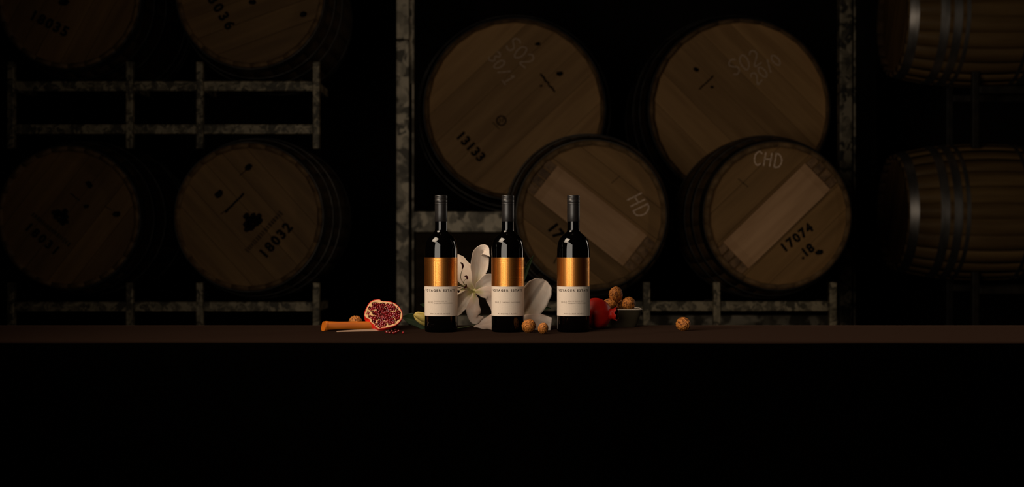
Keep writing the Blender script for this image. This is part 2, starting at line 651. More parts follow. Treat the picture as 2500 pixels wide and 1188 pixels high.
            if kind == 'grapes':
                for ox, oy in [(-.5, .25), (0, .4), (.5, .3), (-.8, -.1), (-.25, 0), (.3, -.05), (.8, -.15), (-.4, -.4), (.15, -.45), (.6, -.5), (.1, .75)]:
                    blob(ox * size, oy * size, .34 * size, .28 * size)
            elif kind == 'spot':
                blob(0, 0, size, size * .68)
                blob(size * .5, size * .3, size * .4, size * .35)
            elif kind == 'stamp':
                for k in range(7):
                    blob((-1 + k / 3) * size, rr.uniform(-.05, .05) * size, .24 * size, .11 * size)
            else:
                x_ = -size
                while x_ < size:
                    wd_ = rr.uniform(.05, .10) * size
                    hh = rr.uniform(.07, .11) * size
                    parts.append(([(x_, -hh), (x_ + wd_, -hh), (x_ + wd_, hh), (x_, hh)], [(0, 1, 2, 3)]))
                    x_ += wd_ + rr.uniform(.03, .06) * size
            v2, f2 = join(parts)
            put('stamped_emblem', v2, f2, M['fade'] if kind == 'faint' else M['ink'], px, py, rot)
        elif kind == 'ringmark':
            size = mk[4] * sc
            parts = []
            n = 24
            for (ra, rb_) in ((0.72, 1.0),):
                vv = []
                for k in range(n):
                    a = 2 * math.pi * k / n
                    vv += [(ra * size * math.cos(a), ra * size * math.sin(a)), (rb_ * size * math.cos(a), rb_ * size * math.sin(a))]
                parts.append((vv, [(2 * k, 2 * k + 1, (2 * k + 3) % (2 * n), (2 * k + 2) % (2 * n)) for k in range(n)]))
            parts.append(ribbon([(-.35 * size, -.5 * size), (-.3 * size, .4 * size), (.3 * size, -.4 * size), (.35 * size, .5 * size)], size * .14))
            v2, f2 = join(parts)
            put('stamped_emblem', v2, f2, M['ink'], px, py, rot)
    return b


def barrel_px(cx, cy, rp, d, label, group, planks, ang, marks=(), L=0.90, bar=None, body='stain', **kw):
    """cx, cy, rp: centre and radius of the pale head in the photo"""
    rc = rp / 0.935 * d / F
    return make_barrel('wine_barrel', P(cx, cy, d - 3.0), rc, L, label, group, planks, ang, bar=bar, marks=marks, d=d, body=body, pxc=(cx, cy), **kw)


LG, RG, UG, SG = ('barrels in the two-barrel racks on the left', 'bar-headed barrels in the front rack on the right',
                  'large barrels behind on the right', 'barrels lying side-on at the right edge')
D1, D2 = 5.43, 6.50
barrel_px(165, -8, 163, D1, 'oak barrel with 18035 on its head, upper left corner, cut by the frame top', LG, (3, 2.6, 2, 3, 2.4, 3), 62,
          [('num', 117, 55, -27, '18035', 96, 27), ('spot', 150, 2, 0, 13)])
barrel_px(610, -15, 168, D1, 'oak barrel stencilled 18036 above the 18032 barrel, cut by the frame top', LG, (3, 2.2, 3, 2.5, 2.5, 3), 20,
          [('num', 532, 18, -58, '18036', 112, 28), ('spot', 737, 32, 0, 10), ('spot', 612, 2, 0, 10)])
barrel_px(165, 530, 162, D1, 'oak barrel with 18031 and grape stamp, lower left at the frame edge', LG, (2.4, 3, 2.2, 3, 2.5, 3), 52,
          [('num', 98, 582, -41, '18031', 92, 24), ('grapes', 143, 527, -35, 22), ('spot', 212, 450, -50, 10), ('stamp', 178, 480, -40, 12),
           ('spot', 205, 503, 0, 7), ('spot', 279, 522, 0, 10), ('stamp', 258, 507, -30, 8), ('faint', 120, 560, -40, 60)])
barrel_px(606, 529, 168, D1, 'oak barrel with 18032 and grape stamp, standing nearest the orange knife handle', LG, (3, 2.5, 2.2, 3, 2.4, 3), -48,
          [('num', 671, 584, 48, '18032', 98, 27), ('grapes', 611, 541, 48, 26), ('spot', 603, 408, 30, 11), ('spot', 531, 473, 40, 12), ('stamp', 569, 494, 45, 27),
           ('stamp', 545, 515, 40, 10), ('faint', 640, 566, 48, 62), ('stamp', 590, 421, 40, 9)])
barrel_px(1444, 524, 169, D1, 'oak barrel with descending pale cross bar, right behind the bottles', RG, (2.6, 3, 2.6, 2.2, 2.6, 3), -38,
          [('num', 1360, 566, -52, '17', 36, 30), ('chalk', 1562, 502, -62, 'HD', 40), ('faint', 1504, 438, 40, 14), ('stamp', 1360, 630, 60, 12)],
          bar=(0.455, 0.155, 0.005), wood='head_new', body='stave_mid', bulge=1.19)
barrel_px(1899, 526, 167, D1, 'oak barrel stencilled 17074 with rising pale cross bar, right of the row', RG, (2.6, 3, 2.6, 2.2, 2.6, 3), 44,
          [('num', 1950, 578, 38, '17074', 88, 25), ('num', 1972, 612, 38, '.18', 40, 24), ('spot', 2004, 615, 0, 10), ('chalk', 1880, 389, -8, 'CHD', 34),
           ('faint', 1818, 446, -40, 16)], bar=(0.455, 0.145, 0.0), wood='head_new', body='stave_mid', bulge=1.19)
barrel_px(1256, 265, 205, D2, 'large oak barrel stencilled 13133, high behind the middle bottle', UG, (3, 2.2, 2.6, 2.4, 2.4, 3), 43,
          [('num', 1151, 357, -47, '13133', 82, 26), ('ringmark', 1224, 293, 0, 13), ('chalk', 1272, 128, -48, 'SO2', 36), ('chalk', 1226, 166, -58, '30/1', 30),
           ('stamp', 1337, 201, -52, 24), ('spot', 1366, 178, 0, 9), ('spot', 1321, 208, 0, 4), ('spot', 1313, 106, 0, 7), ('stamp', 1211, 305, -45, 10)],
          L=0.95, wood='head_pale')
barrel_px(1806, 265, 205, D2, 'large oak barrel with chalked SO2, high on the right above the 17074 barrel', UG, (3, 2.4, 2.2, 2.8, 2.4, 3), -45,
          [('chalk', 1822, 150, 24, 'SO2', 38), ('chalk', 1873, 166, 42, '20/0', 30), ('stamp', 1727, 200, 42, 20), ('spot', 1702, 168, -30, 8), ('spot', 1741, 211, 0, 5)],
          L=0.95, wood='head_pale')
# barrels lying side-on at the right edge (head to the left)
DS = 6.95
for py, lab in ((45, 'side-on oak barrel with steel hoops, upper right corner of the photo'), (518, 'side-on oak barrel with steel hoops, right edge below another')):
    z = CAMZ + (594 - py) * DS / F
    make_barrel('wine_barrel', (1.935, DS - 3.0, z), 0.292, 0.86, lab, SG, (3, 2.5, 2.5, 2.5, 3), 60, rotz=-math.pi / 2,
                hoops=((0.008, 0.050), (0.150, 0.192), (0.212, 0.252), (0.270, 0.290)), bulge=1.19, hoop='hoop_bright')


# ------------------------------------------------------------------ racks
def bar_part(name, vf, mat, parent):
    o = wobj(name, *vf, mat, parent, smooth=False)
    bevel(o, 0.003, 2)
    return o


def rack(xm, d, ztop, zlow, label, to_floor=False):
    """two-barrel steel rack; ztop: top of upper rail, zlow: top of lower rail"""
    y0 = d - 3.0
    yb = y0 + 0.28
    zb = zlow - 0.10
    zt = ztop + 0.078
    if to_floor:
        zb = -TABLE_H
    r = root('barrel_rack', (xm, (y0 + yb) / 2, zb), label, 'rack', 'two-barrel steel racks')
    for x in (-0.618, -0.137, 0.147, 0.618):
        bar_part('post', box(xm + x - 0.014, xm + x + 0.014, y0 - 0.016, y0 + 0.016, zb, zt), M['galv'], r)
    for zz in (ztop, zlow):
        for xa, xb in ((-0.604, -0.151), (-0.123, 0.133), (0.161, 0.604)):
            bar_part('rail', box(xm + xa, xm + xb, y0 - 0.004, y0 + 0.016, zz - 0.040, zz), M['galv'], r)
    for x in (-0.618, -0.137, 0.147, 0.618):
        bar_part('side_rail', box(xm + x - 0.012, xm + x + 0.012, y0 + 0.017, yb - 0.017, ztop - 0.038, ztop - 0.004), M['galv'], r)
    return r


def zpx(py, d):
    return CAMZ + (594 - py) * d / F


xL = (385 - 1250) * D1 / F
xR = (1668 - 1250) * D1 / F
rack(xL, D1 + .1, zpx(198, D1 + .1), zpx(303, D1 + .1), 'galvanised rack between upper and lower barrels on the left')
rack(xL, D1 + .1, zpx(736, D1 + .1), zpx(845, D1 + .1), 'galvanised rack under the 18031 and 18032 barrels', True)
rack(xR, D1 + .1, zpx(735, D1 + .1), zpx(845, D1 + .1), 'galvanised rack under the two cross-bar barrels', True)

# tall uprights carrying the large barrels
D3 = 6.42


def upright(px, wpx, label, joint, mat='galv_big'):
    x = (px - 1250) * D3 / F
    hw = wpx / 2 * D3 / F
    y = D3 - 3.0
    r = root('rack_upright', (x, y + 0.03, -TABLE_H), label, 'upright', 'tall galvanised uprights')
    zj = zpx(joint, D3)
    bar_part('post', box(x - hw, x + hw, y, y + 0.06, -TABLE_H, zj - 0.003), M[mat], r)
    bar_part('post', box(x - hw, x + hw, y, y + 0.06, zj + 0.003, 3.4), M[mat], r)
    bar_part('flange', box(x + hw + 0.012, x + hw + 0.022, y + 0.02, y + 0.07, -TABLE_H, 3.4), M[mat], r)
    bar_part('splice_plate', box(x - hw * .8, x + hw + 0.014, y + 0.062, y + 0.07, zj - 0.2, zj + 0.2), M[mat], r)
    return r


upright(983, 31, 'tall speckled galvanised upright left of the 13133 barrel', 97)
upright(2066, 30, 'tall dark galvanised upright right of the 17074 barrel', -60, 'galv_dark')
b = root('rack_beam', P(1525, 567, D3 - 2.97), 'galvanised beam carrying the large barrels behind the bottles', 'beam')
bar_part('beam_face', box((1004 - 1250) * D3 / F, (2048 - 1250) * D3 / F, D3 - 2.985, D3 - 2.93, zpx(566, D3), zpx(516, D3)), M['galv_big'], b)
for px in (1100, 1400, 1660, 1960):
    xx = (px - 1250) * D3 / F
    bar_part('arm', box(xx - 0.03, xx + 0.03, D3 - 2.93, D3 - 1.9, zpx(556, D3), zpx(520, D3)), M['galv_big'], b)
b = root('rack_beam', P(1525, 795, D3 - 2.97), 'galvanised lower beam between the tall uprights near the table', 'beam')
bar_part('beam_face', box((1004 - 1250) * D3 / F, (2048 - 1250) * D3 / F, D3 - 2.985, D3 - 2.93, zpx(815, D3), zpx(770, D3)), M['galv_big'], b)
bb = link('back_board', mesh('back_board', *box((1000 - 1250) * 6.5 / F, (1262 - 1250) * 6.5 / F, 3.50, 3.52, -TABLE_H, zpx(560, 6.5)), M['board'], smooth=False))
tag(bb, 'dark brown board under the galvanised beam behind the left bottles', 'board')
# racks under the side-on barrels
for zt, zb, lab in ((1.045, 0.665, 'dark steel rack between the side-on barrels at the right edge'), (0.055, -TABLE_H, 'dark steel rack under the lower side-on barrel')):
    r = root('barrel_rack', ((2440 - 1250) * 6.95 / F, DS - 3.0, zb), lab, 'rack', 'racks of the side-on barrels')
    for y in (DS - 3.2, DS - 2.8):
        for px in (2372, 2640):
            xx = (px - 1250) * 6.8 / F
            bar_part('post', box(xx - 0.016, xx + 0.016, y - 0.016, y + 0.016, zb, zt), M['dark_steel'], r)
        bar_part('rail', box(2.31, 2.83, y - 0.014, y + 0.014, zt - 0.11, zt - 0.075), M['dark_steel'], r)
# plain pillar behind the right upright
o = struct('trim_1', box((2092 - 1250) * 7.4 / F, (2140 - 1250) * 7.4 / F, 4.4, 4.5, -TABLE_H, 4.2), M['floor'])

# ------------------------------------------------------------------ wine bottles
BR = 0.036
prof = [(0.0, 0.004), (0.026, 0.003), (0.031, 0.0), (0.0338, 0.0006), (0.0355, 0.003), (0.036, 0.007), (0.036, 0.05), (0.036, 0.10), (0.036, 0.16), (0.036, 0.176),
        (0.0357, 0.183), (0.0349, 0.190), (0.0337, 0.196), (0.0318, 0.2015), (0.0290, 0.2062), (0.0252, 0.2105), (0.0212, 0.2140), (0.0176, 0.2168),
        (0.0152, 0.2195), (0.0139, 0.2225), (0.0134, 0.2270), (0.0133, 0.2428), (0.0128, 0.2470), (0.0, 0.2470)]


def cyl_patch(ua, ub, z0, z1, r, n=64, rows=2):
    v, f = [], []
    for j in range(rows + 1):
        for i in range(n + 1):
            a = ua + (ub - ua) * i / n
            v.append((r * math.sin(a), -r * math.cos(a), z0 + (z1 - z0) * j / rows))
    for j in range(rows):
        for i in range(n):
            k = j * (n + 1) + i
            f.append((k, k + 1, k + n + 2, k + n + 1))
    return v, f


def maze1(i, j, W, H):
    x = i - W // 2 + 12
    c = x // 14
    u = x % 14
    if j >= H - 8 and c <= 1:
        return (H - 1 - j) % 2 == 1
    if c >= 2 and j > H - 34:
        q = abs(u - 7 + 14 * (c - 2) - 6) + abs(j - (H - 16))
        if q < 14:
            return q % 3 == 0
    if j < 9:
        dd = min(u, 13 - u, j + 3, 9 - j)
        return dd % 2 == 0
    dd = min(u, 13 - u, j - 9, H - 9 - j)
    return dd % 2 == 0


def maze2(i, j, W, H):
    x = i - W // 2
    if x < -22:
        return i % 2 == 0
    if x < 4:
        e = x + 22
        t_ = H - 1 - j
        lv = min(25 - e, t_) if t_ < 12 else (25 - e if j > 8 or 25 - e < 4 else min(25 - e, j + 4))
        return lv % 2 == 0
    u, v = (x - 4) % 20, j % 20
    cu, cv = (x - 4) // 20, j // 20
    if (cu + cv) % 2:
        u = 19 - u
    if cv % 2:
        v = 19 - v
    if u + v < 20:
        return min(u, v) % 2 == 0
    return min(19 - u, 19 - v) % 2 == 0 if u > 10 or v > 10 else max(u, v) % 2 == 0


def maze3(i, j, W, H):
    x = i - W // 2
    if x > 16 and j > H - 34:
        q = abs(x - 34) + abs(j - (H - 14))
        if q < 18:
            return (max(abs(x - 34), abs(j - (H - 14))) if q > 9 else q) % 2 == 0
    return i % 2 == 0


def foil_lines(fn, z0, z1, r):
    W, H = 113, int(round((z1 - z0) * 1000))
    st = (z1 - z0) / H
    v, f = [], []
    for i in range(W):
        j = 0
        while j < H:
            if fn(i, j, W, H):
                k = j
                while k + 1 < H and fn(i, k + 1, W, H):
                    k += 1
                a0 = (i + 0.02 - W / 2) * 0.001 / BR
                a1 = (i + 0.98 - W / 2) * 0.001 / BR
                b_ = len(v)
                for a, z in ((a0, z0 + j * st), (a1, z0 + j * st), (a1, z0 + (k + 1) * st), (a0, z0 + (k + 1) * st)):
                    v.append((r * math.sin(a), -r * math.cos(a), z))
                f.append((b_, b_ + 1, b_ + 2, b_ + 3))
                j = k + 1
            else:
                j += 1
    return v, f


def bent(v2, f, z, r, a_off=0.0):
    return [(r * math.sin(x / BR + a_off), -r * math.cos(x / BR + a_off), z + y) for x, y in v2], f


bot_v, bot_f = lathe(prof, 72, cap0=False, cap1=False)
me_glass = mesh('glass', bot_v, bot_f, M['glass'])
ct = 0.3000
cprof = [(0.0136, 0.2423), (0.01385, 0.2428), (0.0139, 0.2600), (0.0139, 0.2785), (0.0134, 0.2788), (0.0134, 0.2796), (0.0139, 0.2799),
         (0.0139, 0.2826), (0.0137, 0.2829), (0.0139, 0.2832), (0.0139, 0.2905), (0.0136, 0.2908), (0.0139, 0.2912), (0.0139, 0.2926), (0.0136, 0.2929),
         (0.0139, 0.2933), (0.0139, 0.2948), (0.0136, 0.2951), (0.0139, 0.2955), (0.0139, 0.2980), (0.0136, 0.2993), (0.0128, 0.3), (0.0, 0.3)]
cv, cf = lathe(cprof, 56, cap0=False, cap1=False)
me_cap = mesh('screw_cap', cv, cf, M['cap'])
A0, A1 = math.radians(-97), math.radians(97)
me_foil = mesh('copper_label', *cyl_patch(A0, A1, 0.1005, 0.1635, BR + 0.00012), M['foil'])
me_paper = mesh('paper_label', *cyl_patch(A0, A1, 0.0362, 0.1005, BR + 0.00016), M['paper'])


def bottle(px, fn, lines, label):
    x = (px - 1250) / 1110.0
    b = root('wine_bottle', (x, 0, 0.0), label, 'bottle', 'three red wine bottles')
    link('glass', me_glass, b)
    sharp(link('screw_cap', me_cap, b), 50)
    fo = link('copper_label', me_foil, b)
    v, f = foil_lines(fn, 0.1005, 0.1635, BR + 0.0003)
    link('embossed_pattern', mesh('embossed_pattern', v, f, M['line']), fo)
    pa = link('paper_label', me_paper, b)
    R = BR + 0.00042
    parts = []
    v2, f2 = text_fit('VOYAGER ESTATE', 0.0785, 0.0053, 0.022)
    parts.append(bent(v2, f2, 0.0895, R, math.radians(-3)))
    link('brand_lettering', mesh('brand_lettering', *join(parts), M['print'], smooth=False), pa)
    parts = []
    v2, f2 = text_fit('2015', 0.0112, 0.0033)
    parts.append(bent(v2, f2, 0.0645, R, -0.72))
    v2, f2 = [(-0.00016, -0.001), (0.00016, -0.001), (0.00016, 0.0045), (-0.00016, 0.0045)], [(0, 1, 2, 3)]
    parts.append(bent(v2, f2, 0.0645, R, -0.47))
    zz = 0.0652 if len(lines) == 1 else 0.0674
    for s, wd in lines:
        v2, f2 = text_fit(s, wd, 0.0021, 0.008)
        v2 = [(p[0] + wd / 2, p[1]) for p in v2]
        parts.append(bent(v2, f2, zz, R, -0.37))
        zz -= 0.0042
    v2, f2 = text_fit('MARGARET RIVER', 0.0440, 0.0026)
    parts.append(bent(v2, f2, 0.0400, R, -0.02))
    link('small_lettering', mesh('small_lettering', *join(parts), M['print2'], smooth=False), pa)
    return b


bottle(1077, maze1, [('OLD BLOCK V9', 0.0275), ('CABERNET SAUVIGNON', 0.0425)], 'wine bottle reading OLD BLOCK, leftmost of three, beside the lily')
bottle(1240, maze2, [('CABERNET SAUVIGNON', 0.0425)], 'wine bottle with single line CABERNET SAUVIGNON, between the two lily blooms')
bottle(1400, maze3, [('NORTH BLOCK U12', 0.0345), ('CABERNET SAUVIGNON', 0.0425)], 'wine bottle reading NORTH BLOCK, beside the whole red pomegranate')

# ------------------------------------------------------------------ lilies


def petal_mat(name, c1, c2, vein):
    """petal tones, yellow-green towards the throat and along the midrib, fine lengthwise veins"""
    m = noisy(name, c1, c2, (40, 40, 40), 3, 0.55, spec=0.2)
    nt = m.node_tree
    N, L = nt.nodes, nt.links
    b = N['Principled BSDF']
    src = b.inputs['Base Color'].links[0].from_socket
    at = N.new('ShaderNodeAttribute')
    at.attribute_name = 'petal_uv'
    sp_ = N.new('ShaderNodeSeparateXYZ')
    L.new(at.outputs['Vector'], sp_.inputs[0])
    m1 = N.new('ShaderNodeMapRange')
    m1.interpolation_type = 'SMOOTHSTEP'
    m1.inputs[1].default_value = 0.42
    m1.inputs[2].default_value = 0.0
    L.new(sp_.outputs[0], m1.inputs[0])
    m2 = N.new('ShaderNodeMapRange')
    m2.inputs[1].default_value = 0.9
    m2.inputs[2].default_value = 0.0
    ab_ = N.new('ShaderNodeMath')
    ab_.operation = 'ABSOLUTE'
    L.new(sp_.outputs[1], ab_.inputs[0])
    L.new(ab_.outputs[0], m2.inputs[0])
    mu = N.new('ShaderNodeMath')
    mu.operation = 'MULTIPLY'
    L.new(m1.outputs[0], mu.inputs[0])
    L.new(m2.outputs[0], mu.inputs[1])
    mx = N.new('ShaderNodeMix')
    mx.data_type = 'RGBA'
    mx.inputs[7].default_value = (0.42, 0.40, 0.10, 1)
    L.new(mu.outputs[0], mx.inputs[0])
    L.new(src, mx.inputs[6])
    L.new(mx.outputs[2], b.inputs['Base Color'])
    sn = N.new('ShaderNodeMath')
    sn.operation = 'SINE'
    ml = N.new('ShaderNodeMath')
    ml.operation = 'MULTIPLY'
    ml.inputs[1].default_value = 42.0
    L.new(sp_.outputs[1], ml.inputs[0])
    L.new(ml.outputs[0], sn.inputs[0])
    bp = N.new('ShaderNodeBump')
    bp.inputs['Strength'].default_value = vein
    bp.inputs['Distance'].default_value = 0.0006
    L.new(sn.outputs[0], bp.inputs['Height'])
    L.new(bp.outputs[0], b.inputs['Normal'])
    b.inputs['Subsurface Weight'].default_value = 0.2
    b.inputs['Subsurface Radius'].default_value = (0.006, 0.004, 0.003)
    b.inputs['Subsurface Scale'].default_value = 0.6
    return m


M['petal'] = petal_mat('lily_petal', (0.78, 0.60, 0.48), (0.86, 0.70, 0.58), 0.05)
M['petal_pink'] = petal_mat('lily_petal_tip', (0.72, 0.49, 0.37), (0.78, 0.60, 0.49), 0.10)
M['anther'] = noisy('anther', (0.045, 0.004, 0.004), (0.10, 0.012, 0.008), (400, 400, 400), 3, 0.8)
M['filament'] = plain('filament', (0.58, 0.54, 0.20), 0.5)
M['leaf'] = noisy('lily_leaf', (0.006, 0.014, 0.003), (0.013, 0.028, 0.006), (60, 60, 60), 3, 0.6, spec=0.2)
M['stem'] = plain('lily_stem', (0.05, 0.065, 0.02), 0.5)
M['bud'] = noisy('lily_bud', (0.34, 0.25, 0.055), (0.50, 0.38, 0.11), (50, 50, 50), 3, 0.5)


def petal(parent, spine, widths, twist=0.0, cup=0.25, ruf=0.06, groove=0.05, mat='petal', name='petal', seed=0, thick=0.0007, n=30, m=15):
    """spine: list of (px, py, y); widths: half widths in px along it"""
    pts = catmull([P(*q) for q in spine], n)
    v, f = [], []
    for i, p in enumerate(pts):
        tt = i / (n - 1)
        tg = (pts[min(i + 1, n - 1)] - pts[max(i - 1, 0)]).normalized()
        side = tg.cross(Vector((0, -1, 0)))
        if side.length < 0.2:
            side = Vector((1, 0, 0))
        side.normalize()
        nrm = side.cross(tg).normalized()
        if nrm.y > 0:
            nrm = -nrm
        tw = twist * tt
        s2 = side * math.cos(tw) + nrm * math.sin(tw)
        n2 = nrm * math.cos(tw) - side * math.sin(tw)
        wd = max(lerp_list(widths, tt), 0.25) / 1080.0
        for k in range(m):
            q = -1 + 2 * k / (m - 1)
            edge = abs(q) ** 3
            wav = ruf * wd * edge * (math.sin(tt * 11 + seed + (1.7 if q > 0 else 0)) + 0.5 * math.sin(tt * 23 + seed * 2.1))
            gr = -groove * wd * math.exp(-(q / 0.13) ** 2)
            rib = 0.012 * wd * math.sin(q * 17)
            v.append(p + s2 * wd * q * (1 - 0.05 * edge) + n2 * (cup * wd * q * q + wav + gr + rib))
    for i in range(n - 1):
        for k in range(m - 1):
            a = i * m + k
            f.append((a, a + 1, a + m + 1, a + m))
    o = wobj(name, v, f, M[mat], parent)
    at = o.data.attributes.new('petal_uv', 'FLOAT_VECTOR', 'POINT')
    at.data.foreach_set('vector', [q for i in range(n) for k in range(m) for q in (i / (n - 1), -1 + 2 * k / (m - 1), 0.0)])
    so = o.modifiers.new('solid', 'SOLIDIFY')
    so.thickness = thick
    so.offset = 0
    return o


def strand(parent, pts, r, mat, name, n=14, taper=None):
    fine = catmull([P(*q) for q in pts], n)
    rad = [r / 1080.0 * (taper(i / (n - 1)) if taper else 1) for i in range(n)]
    return wobj(name, *tube(fine, rad, 8), M[mat], parent)


fat = lambda t_: 0.45 + 0.75 * math.sin(math.pi * min(max(t_, 0.03), 0.97))
L1 = root('lily_bloom', P(1158, 805, 0.10), 'open white lily with dark anthers, between left and middle bottles', 'flower', 'white lily blooms')
petal(L1, [(1160, 709, .090), (1146, 684, .088), (1127, 652, .100), (1104, 612, .118)], [5, 22, 27, 20, 2], cup=0.30, seed=1, ruf=.04)
petal(L1, [(1161, 708, .088), (1166, 682, .082), (1171, 648, .082), (1175, 620, .078), (1183, 611, .062), (1196, 626, .052)], [4, 15, 23, 22, 15, 1], cup=0.28, seed=2.4, ruf=.06)
petal(L1, [(1161, 709, .086), (1180, 697, .078), (1205, 684, .086), (1232, 690, .10)], [5, 17, 22, 14, 2], cup=0.25, seed=.7)
petal(L1, [(1159, 712, .080), (1178, 713, .062), (1197, 716, .060), (1207, 735, .066), (1204, 768, .072)], [5, 14, 19, 20, 3], cup=-0.25, seed=3.1, mat='petal_pink', ruf=.08)
petal(L1, [(1157, 713, .082), (1158, 732, .058), (1156, 756, .046), (1162, 776, .050), (1181, 774, .060)], [4, 12, 19, 17, 2], cup=-0.3, seed=4.2, ruf=.10, mat='petal_pink')
petal(L1, [(1154, 711, .086), (1136, 726, .070), (1120, 748, .066), (1104, 778, .074)], [5, 16, 22, 16, 2], cup=0.22, seed=5.5)
petal(L1, [(1150, 708, .094), (1110, 708, .105), (1060, 706, .10), (1036, 702, .09)], [4, 12, 11, 4], cup=0.2, seed=6.5)
for pts in ([(1158, 711, .078), (1141, 700, .052), (1127, 684, .040), (1125, 671, .038), (1129, 657, .036)],
            [(1157, 711, .076), (1143, 702, .050), (1132, 692, .040), (1134, 684, .036), (1139, 680, .034)],
            [(1156, 712, .076), (1144, 705, .052), (1130, 697, .042), (1133, 699, .040), (1136, 698, .036)],
            [(1157, 712, .076), (1142, 703, .052), (1122, 692, .045), (1108, 688, .045)],
            [(1156, 713, .074), (1140, 707, .050), (1122, 701, .044), (1110, 699, .044)],
            [(1155, 714, .074), (1142, 708, .050), (1128, 705, .042), (1119, 712, .040)]):
    strand(L1, pts, 0.75, 'filament', 'filament')
strand(L1, [(1158, 711, .076), (1140, 703, .046), (1118, 694, .04), (1100, 690, .04)], 1.3, 'filament', 'pistil')
for pts in ([(1123, 641, .034), (1128, 643, .034), (1130, 650, .034), (1128, 657, .034)], [(1134, 674, .032), (1139, 674, .032), (1141, 679, .032), (1139, 681, .032)],
            [(1138, 693, .034), (1138, 698, .034), (1135, 702, .034), (1132, 701, .034)], [(1117, 709, .038), (1120, 711, .037), (1119, 714, .038)]):
    strand(L1, pts, 2.1, 'anther', 'anther', taper=fat)
strand(L1, [(1160, 712, .09), (1166, 740, .115), (1172, 775, .13), (1158, 793, .11), (1118, 800, .105)], 1.0, 'stem', 'stem')
strand(L1, [(1154, 714, .082), (1160, 711, .085), (1166, 706, .088)], 6.0, 'filament', 'throat', taper=lambda t_: 0.3 + 0.9 * math.sin(math.pi * min(max(t_, .02), .98)))

L2 = root('lily_bloom', P(1262, 805, 0.09), 'drooping white lily behind the middle bottle, petals beside two walnuts', 'flower', 'white lily blooms')
petal(L2, [(1258, 800, .085), (1281, 764, .078), (1303, 728, .072), (1322, 699, .074), (1331, 684, .080)], [6, 27, 36, 38, 35, 26, 8], cup=0.14, seed=1.5, groove=.10, ruf=.03)
petal(L2, [(1258, 790, .080), (1288, 785, .066), (1316, 788, .058), (1346, 792, .056)], [6, 19, 23, 18], cup=-0.18, seed=2.2, mat='petal_pink', ruf=.10)
petal(L2, [(1256, 786, .085), (1226, 784, .072), (1192, 788, .062), (1157, 797, .056)], [6, 18, 22, 14, 2], cup=-0.2, seed=3.3, mat='petal_pink', ruf=.08)
petal(L2, [(1252, 782, .10), (1240, 755, .12), (1233, 738, .13), (1228, 724, .135)], [5, 17, 19, 5], cup=0.2, seed=4.0)
petal(L2, [(1256, 790, .09), (1244, 786, .056), (1238, 792, .046), (1236, 800, .045)], [5, 10, 12, 6], cup=0.2, seed=5.0)
petal(L2, [(1258, 780, .11), (1256, 745, .125), (1252, 715, .135)], [5, 17, 4], cup=0.2, seed=6.0)
strand(L2, [(1257, 790, .09), (1270, 797, .12), (1300, 799, .13), (1330, 799, .135)], 1.7, 'stem', 'stem')

BD = root('lily_bud', P(1038, 800, 0.07), 'closed yellow-green lily bud with dark leaves, left of the first bottle', 'flower bud')
axis = [(1010, 769, .065), (1018, 771, .062), (1032, 777, .062), (1050, 784, .066), (1066, 790, .075)]
for k, (dy, dz) in enumerate(((0.0, -6), (0.006, 5), (-0.006, 2))):
    pts = catmull([P(*q) for q in [(a[0], a[1] - dz * (0.15 if i in (0, 4) else 1.0), a[2] + dy * (0.1 if i in (0, 4) else 1)) for i, a in enumerate(axis)]], 16)
    wobj('bud_petal', *tube(pts, [0.0095 * max(min((i / 15 / 0.5) ** 0.85, math.sin(math.pi * min(0.97, 0.03 + 0.94 * i / 15)) ** 0.6), 0.05) for i in range(16)], 12), M['bud'], BD)
petal(BD, [(1060, 800, .10), (1035, 788, .098), (1005, 778, .100), (978, 772, .105)], [6, 17, 15, 2], cup=.12, mat='leaf', name='leaf', ruf=.03)
petal(BD, [(1060, 770, .10), (1048, 752, .10), (1036, 745, .098), (1026, 742, .096)], [3, 6, 5, 1], cup=.12, mat='leaf', name='leaf', ruf=.03)
strand(BD, [(1066, 790, .075), (1085, 798, .085), (1110, 801, .095), (1140, 798, .10)], 1.8, 'stem', 'stem')
SP = root('lily_leaf_sprig', P(1275, 803, 0.15), 'narrow green lily leaves rising behind the middle bottle', 'leaf')
petal(SP, [(1270, 700, .14), (1280, 672, .135), (1291, 645, .13), (1303, 622, .125)], [3, 7, 5, .5], cup=.2, mat='leaf', name='leaf', ruf=.02)
petal(SP, [(1280, 780, .14), (1305, 762, .13), (1325, 752, .125), (1345, 752, .12)], [3, 9, 8, 1], cup=.2, mat='leaf', name='leaf', ruf=.02)
strand(SP, [(1275, 801, .15), (1276, 770, .15), (1280, 735, .145), (1270, 700, .14)], 1.6, 'stem', 'stem')

# ------------------------------------------------------------------ walnuts
M['walnut'] = noisy('walnut_shell', (0.09, 0.022, 0.003), (0.50, 0.175, 0.030), (4.5, 4.5, 2.2), 5, 0.55, bump=0.22, bdist=0.05, lo=.36, hi=.54, spec=.25, dist=0.8)


